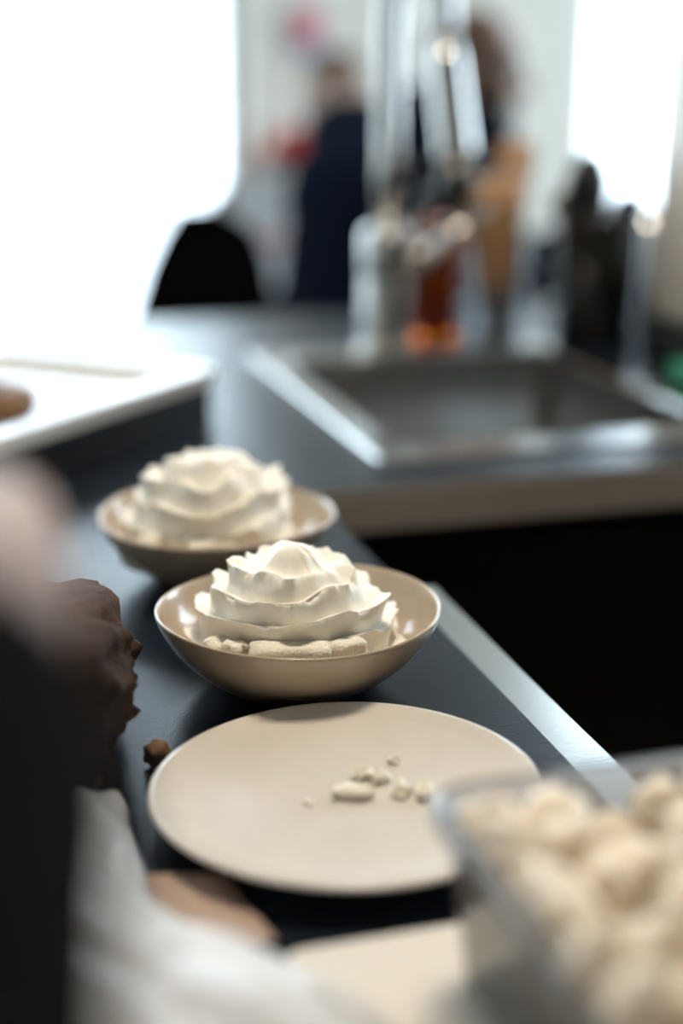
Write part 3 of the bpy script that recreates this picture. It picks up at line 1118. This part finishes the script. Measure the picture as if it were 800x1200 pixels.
grow(obj('beard', bm, M_HAIRD, man), .007)

# far person with a red scarf
hc2 = (1.07, 3.80, 1.155)
J = dict(pelvis=(1.04, 3.86, .56), belly=(1.03, 3.86, .70), chest=(1.02, 3.84, .85), neck=(1.03, 3.83, 1.02),
         sho_a=(.87, 3.86, .95), sho_b=(1.17, 3.80, .95),
         elb_a=(.74, 3.70, .86), elb_b=(1.26, 3.62, .78), wri_a=(.80, 3.55, .98), wri_b=(1.06, 3.48, .80),
         hip_a=(.96, 3.82, .53), hip_b=(1.12, 3.80, .53), kne_a=(.94, 3.46, .52), kne_b=(1.10, 3.44, .52),
         ank_a=(.95, 3.52, .08), ank_b=(1.12, 3.50, .08), toe_a=(.94, 3.38, .035), toe_b=(1.11, 3.36, .035))
wom, P2, F2, _ = person('person', 'far person in a taupe coat and red scarf by the wall', J, hc2, (-.35, -.9, -.15), (0, 0, 1), M_TAUPE, M_DENIM, .011,
                        dict(a=((-.3, -.5, .6), (-.8, 0, .3), -1, .6), b=((-.7, -.5, 0), (0, 0, 1), 1, .6)))
bm = Blob()
sphere(bm, P2(0, -.022, .04), (.084, .095, .086), 3, F2)
for x in (-.06, 0, .06):
    capsule(bm, P2(x, -.05, 0), .035, P2(x, -.055, -.12), .028)
grow(obj('hair', bm, M_HAIRB, wom), .009)
bm = Blob()
nk = Vector((1.025, 3.825, 1.03))
for i in range(22):
    a = 2 * PI * i / 22
    sphere(bm, nk + Vector((.085 * math.cos(a), .08 * math.sin(a), .014 * math.sin(2 * a))), .036, 2)
capsule(bm, nk + Vector((-.05, -.09, -.02)), .035, nk + Vector((-.06, -.125, -.12)), .03)
grow(obj('scarf', bm, M_RED, wom), .009)
chair('black chair under the person with the red scarf', (1.05, 3.84, 0), 3.2, M_SHIRT)

# person beside the lens: black sleeve and bare hand reach in
J = dict(pelvis=(-.36, -.22, .96), belly=(-.35, -.21, 1.12), chest=(-.34, -.18, 1.30), neck=(-.34, -.15, 1.47),
         sho_a=(-.50, -.10, 1.39), sho_b=(-.19, -.22, 1.36),
         elb_a=(-.58, .05, 1.14), elb_b=(-.060, -.02, 1.03), wri_a=(-.50, .26, 1.02), wri_b=(-.010, .224, 1.101),
         hip_a=(-.45, -.2, .93), hip_b=(-.28, -.24, .93), kne_a=(-.46, -.18, .50), kne_b=(-.28, -.22, .50),
         ank_a=(-.46, -.22, .08), ank_b=(-.28, -.26, .08), toe_a=(-.47, -.06, .035), toe_b=(-.27, -.10, .035))
per, P3, F3, _ = person('person', 'person in black sleeves reaching over the near end of the worktop', J, (-.33, -.09, 1.63), (.25, .9, -.35), (0, 0, 1), M_SHIRT, M_DENIM, .006,
                        dict(a=((.1, .9, -.2), (0, 0, 1), 1, .5), b=((-.12, .95, .02), (.15, 0, 1), -1, .6)))
bm = Blob()
sphere(bm, P3(0, -.03, .04), (.082, .09, .085), 3, F3)
grow(obj('hair', bm, M_HAIRB, per), .009)

# ------------------------------------------------------------------ pendant lamps (warm), above the view


def pendant(label, x, y, z, power):
    t = thing('pendant_lamp', label, 'lamp', (x, y, 3.0))
    d = z - 3.0
    bm = bmesh.new(); tube(bm, [(0, 0, 0), (0, 0, d + .2)], .003, 8); obj('cord', bm, M_BLACK, t)
    bm = bmesh.new(); lathe(bm, [(.05, 0), (.05, -.02), (.01, -.025)], 24); obj('ceiling_rose', bm, M_BLACK, t)
    bm = bmesh.new(); lathe(bm, [(.02, d + .2), (.05, d + .19), (.17, d + .02), (.168, d + .02), (.048, d + .187), (.02, d + .197)], 40)
    obj('shade', bm, M_WHITEP, t, True)
    bm = bmesh.new(); sphere(bm, (0, 0, d + .06), .035, 3); obj('bulb_offscreen', bm, emit('warm_bulb', (1, .78, .52), 6), t, True)
    ld = bpy.data.lights.new('pendant_light_offscreen', 'SPOT')
    ld.energy = power
    ld.color = (1, .85, .66)
    ld.shadow_soft_size = .12
    ld.spot_size = math.radians(130)
    ld.spot_blend = .6
    lo = bpy.data.objects.new('pendant_light_offscreen', ld)
    lo.location = (0, 0, d + .015)
    lo.parent = t
    col.objects.link(lo)


pendant('white pendant lamp over the bowls of cream', .30, .80, 2.05, 30)
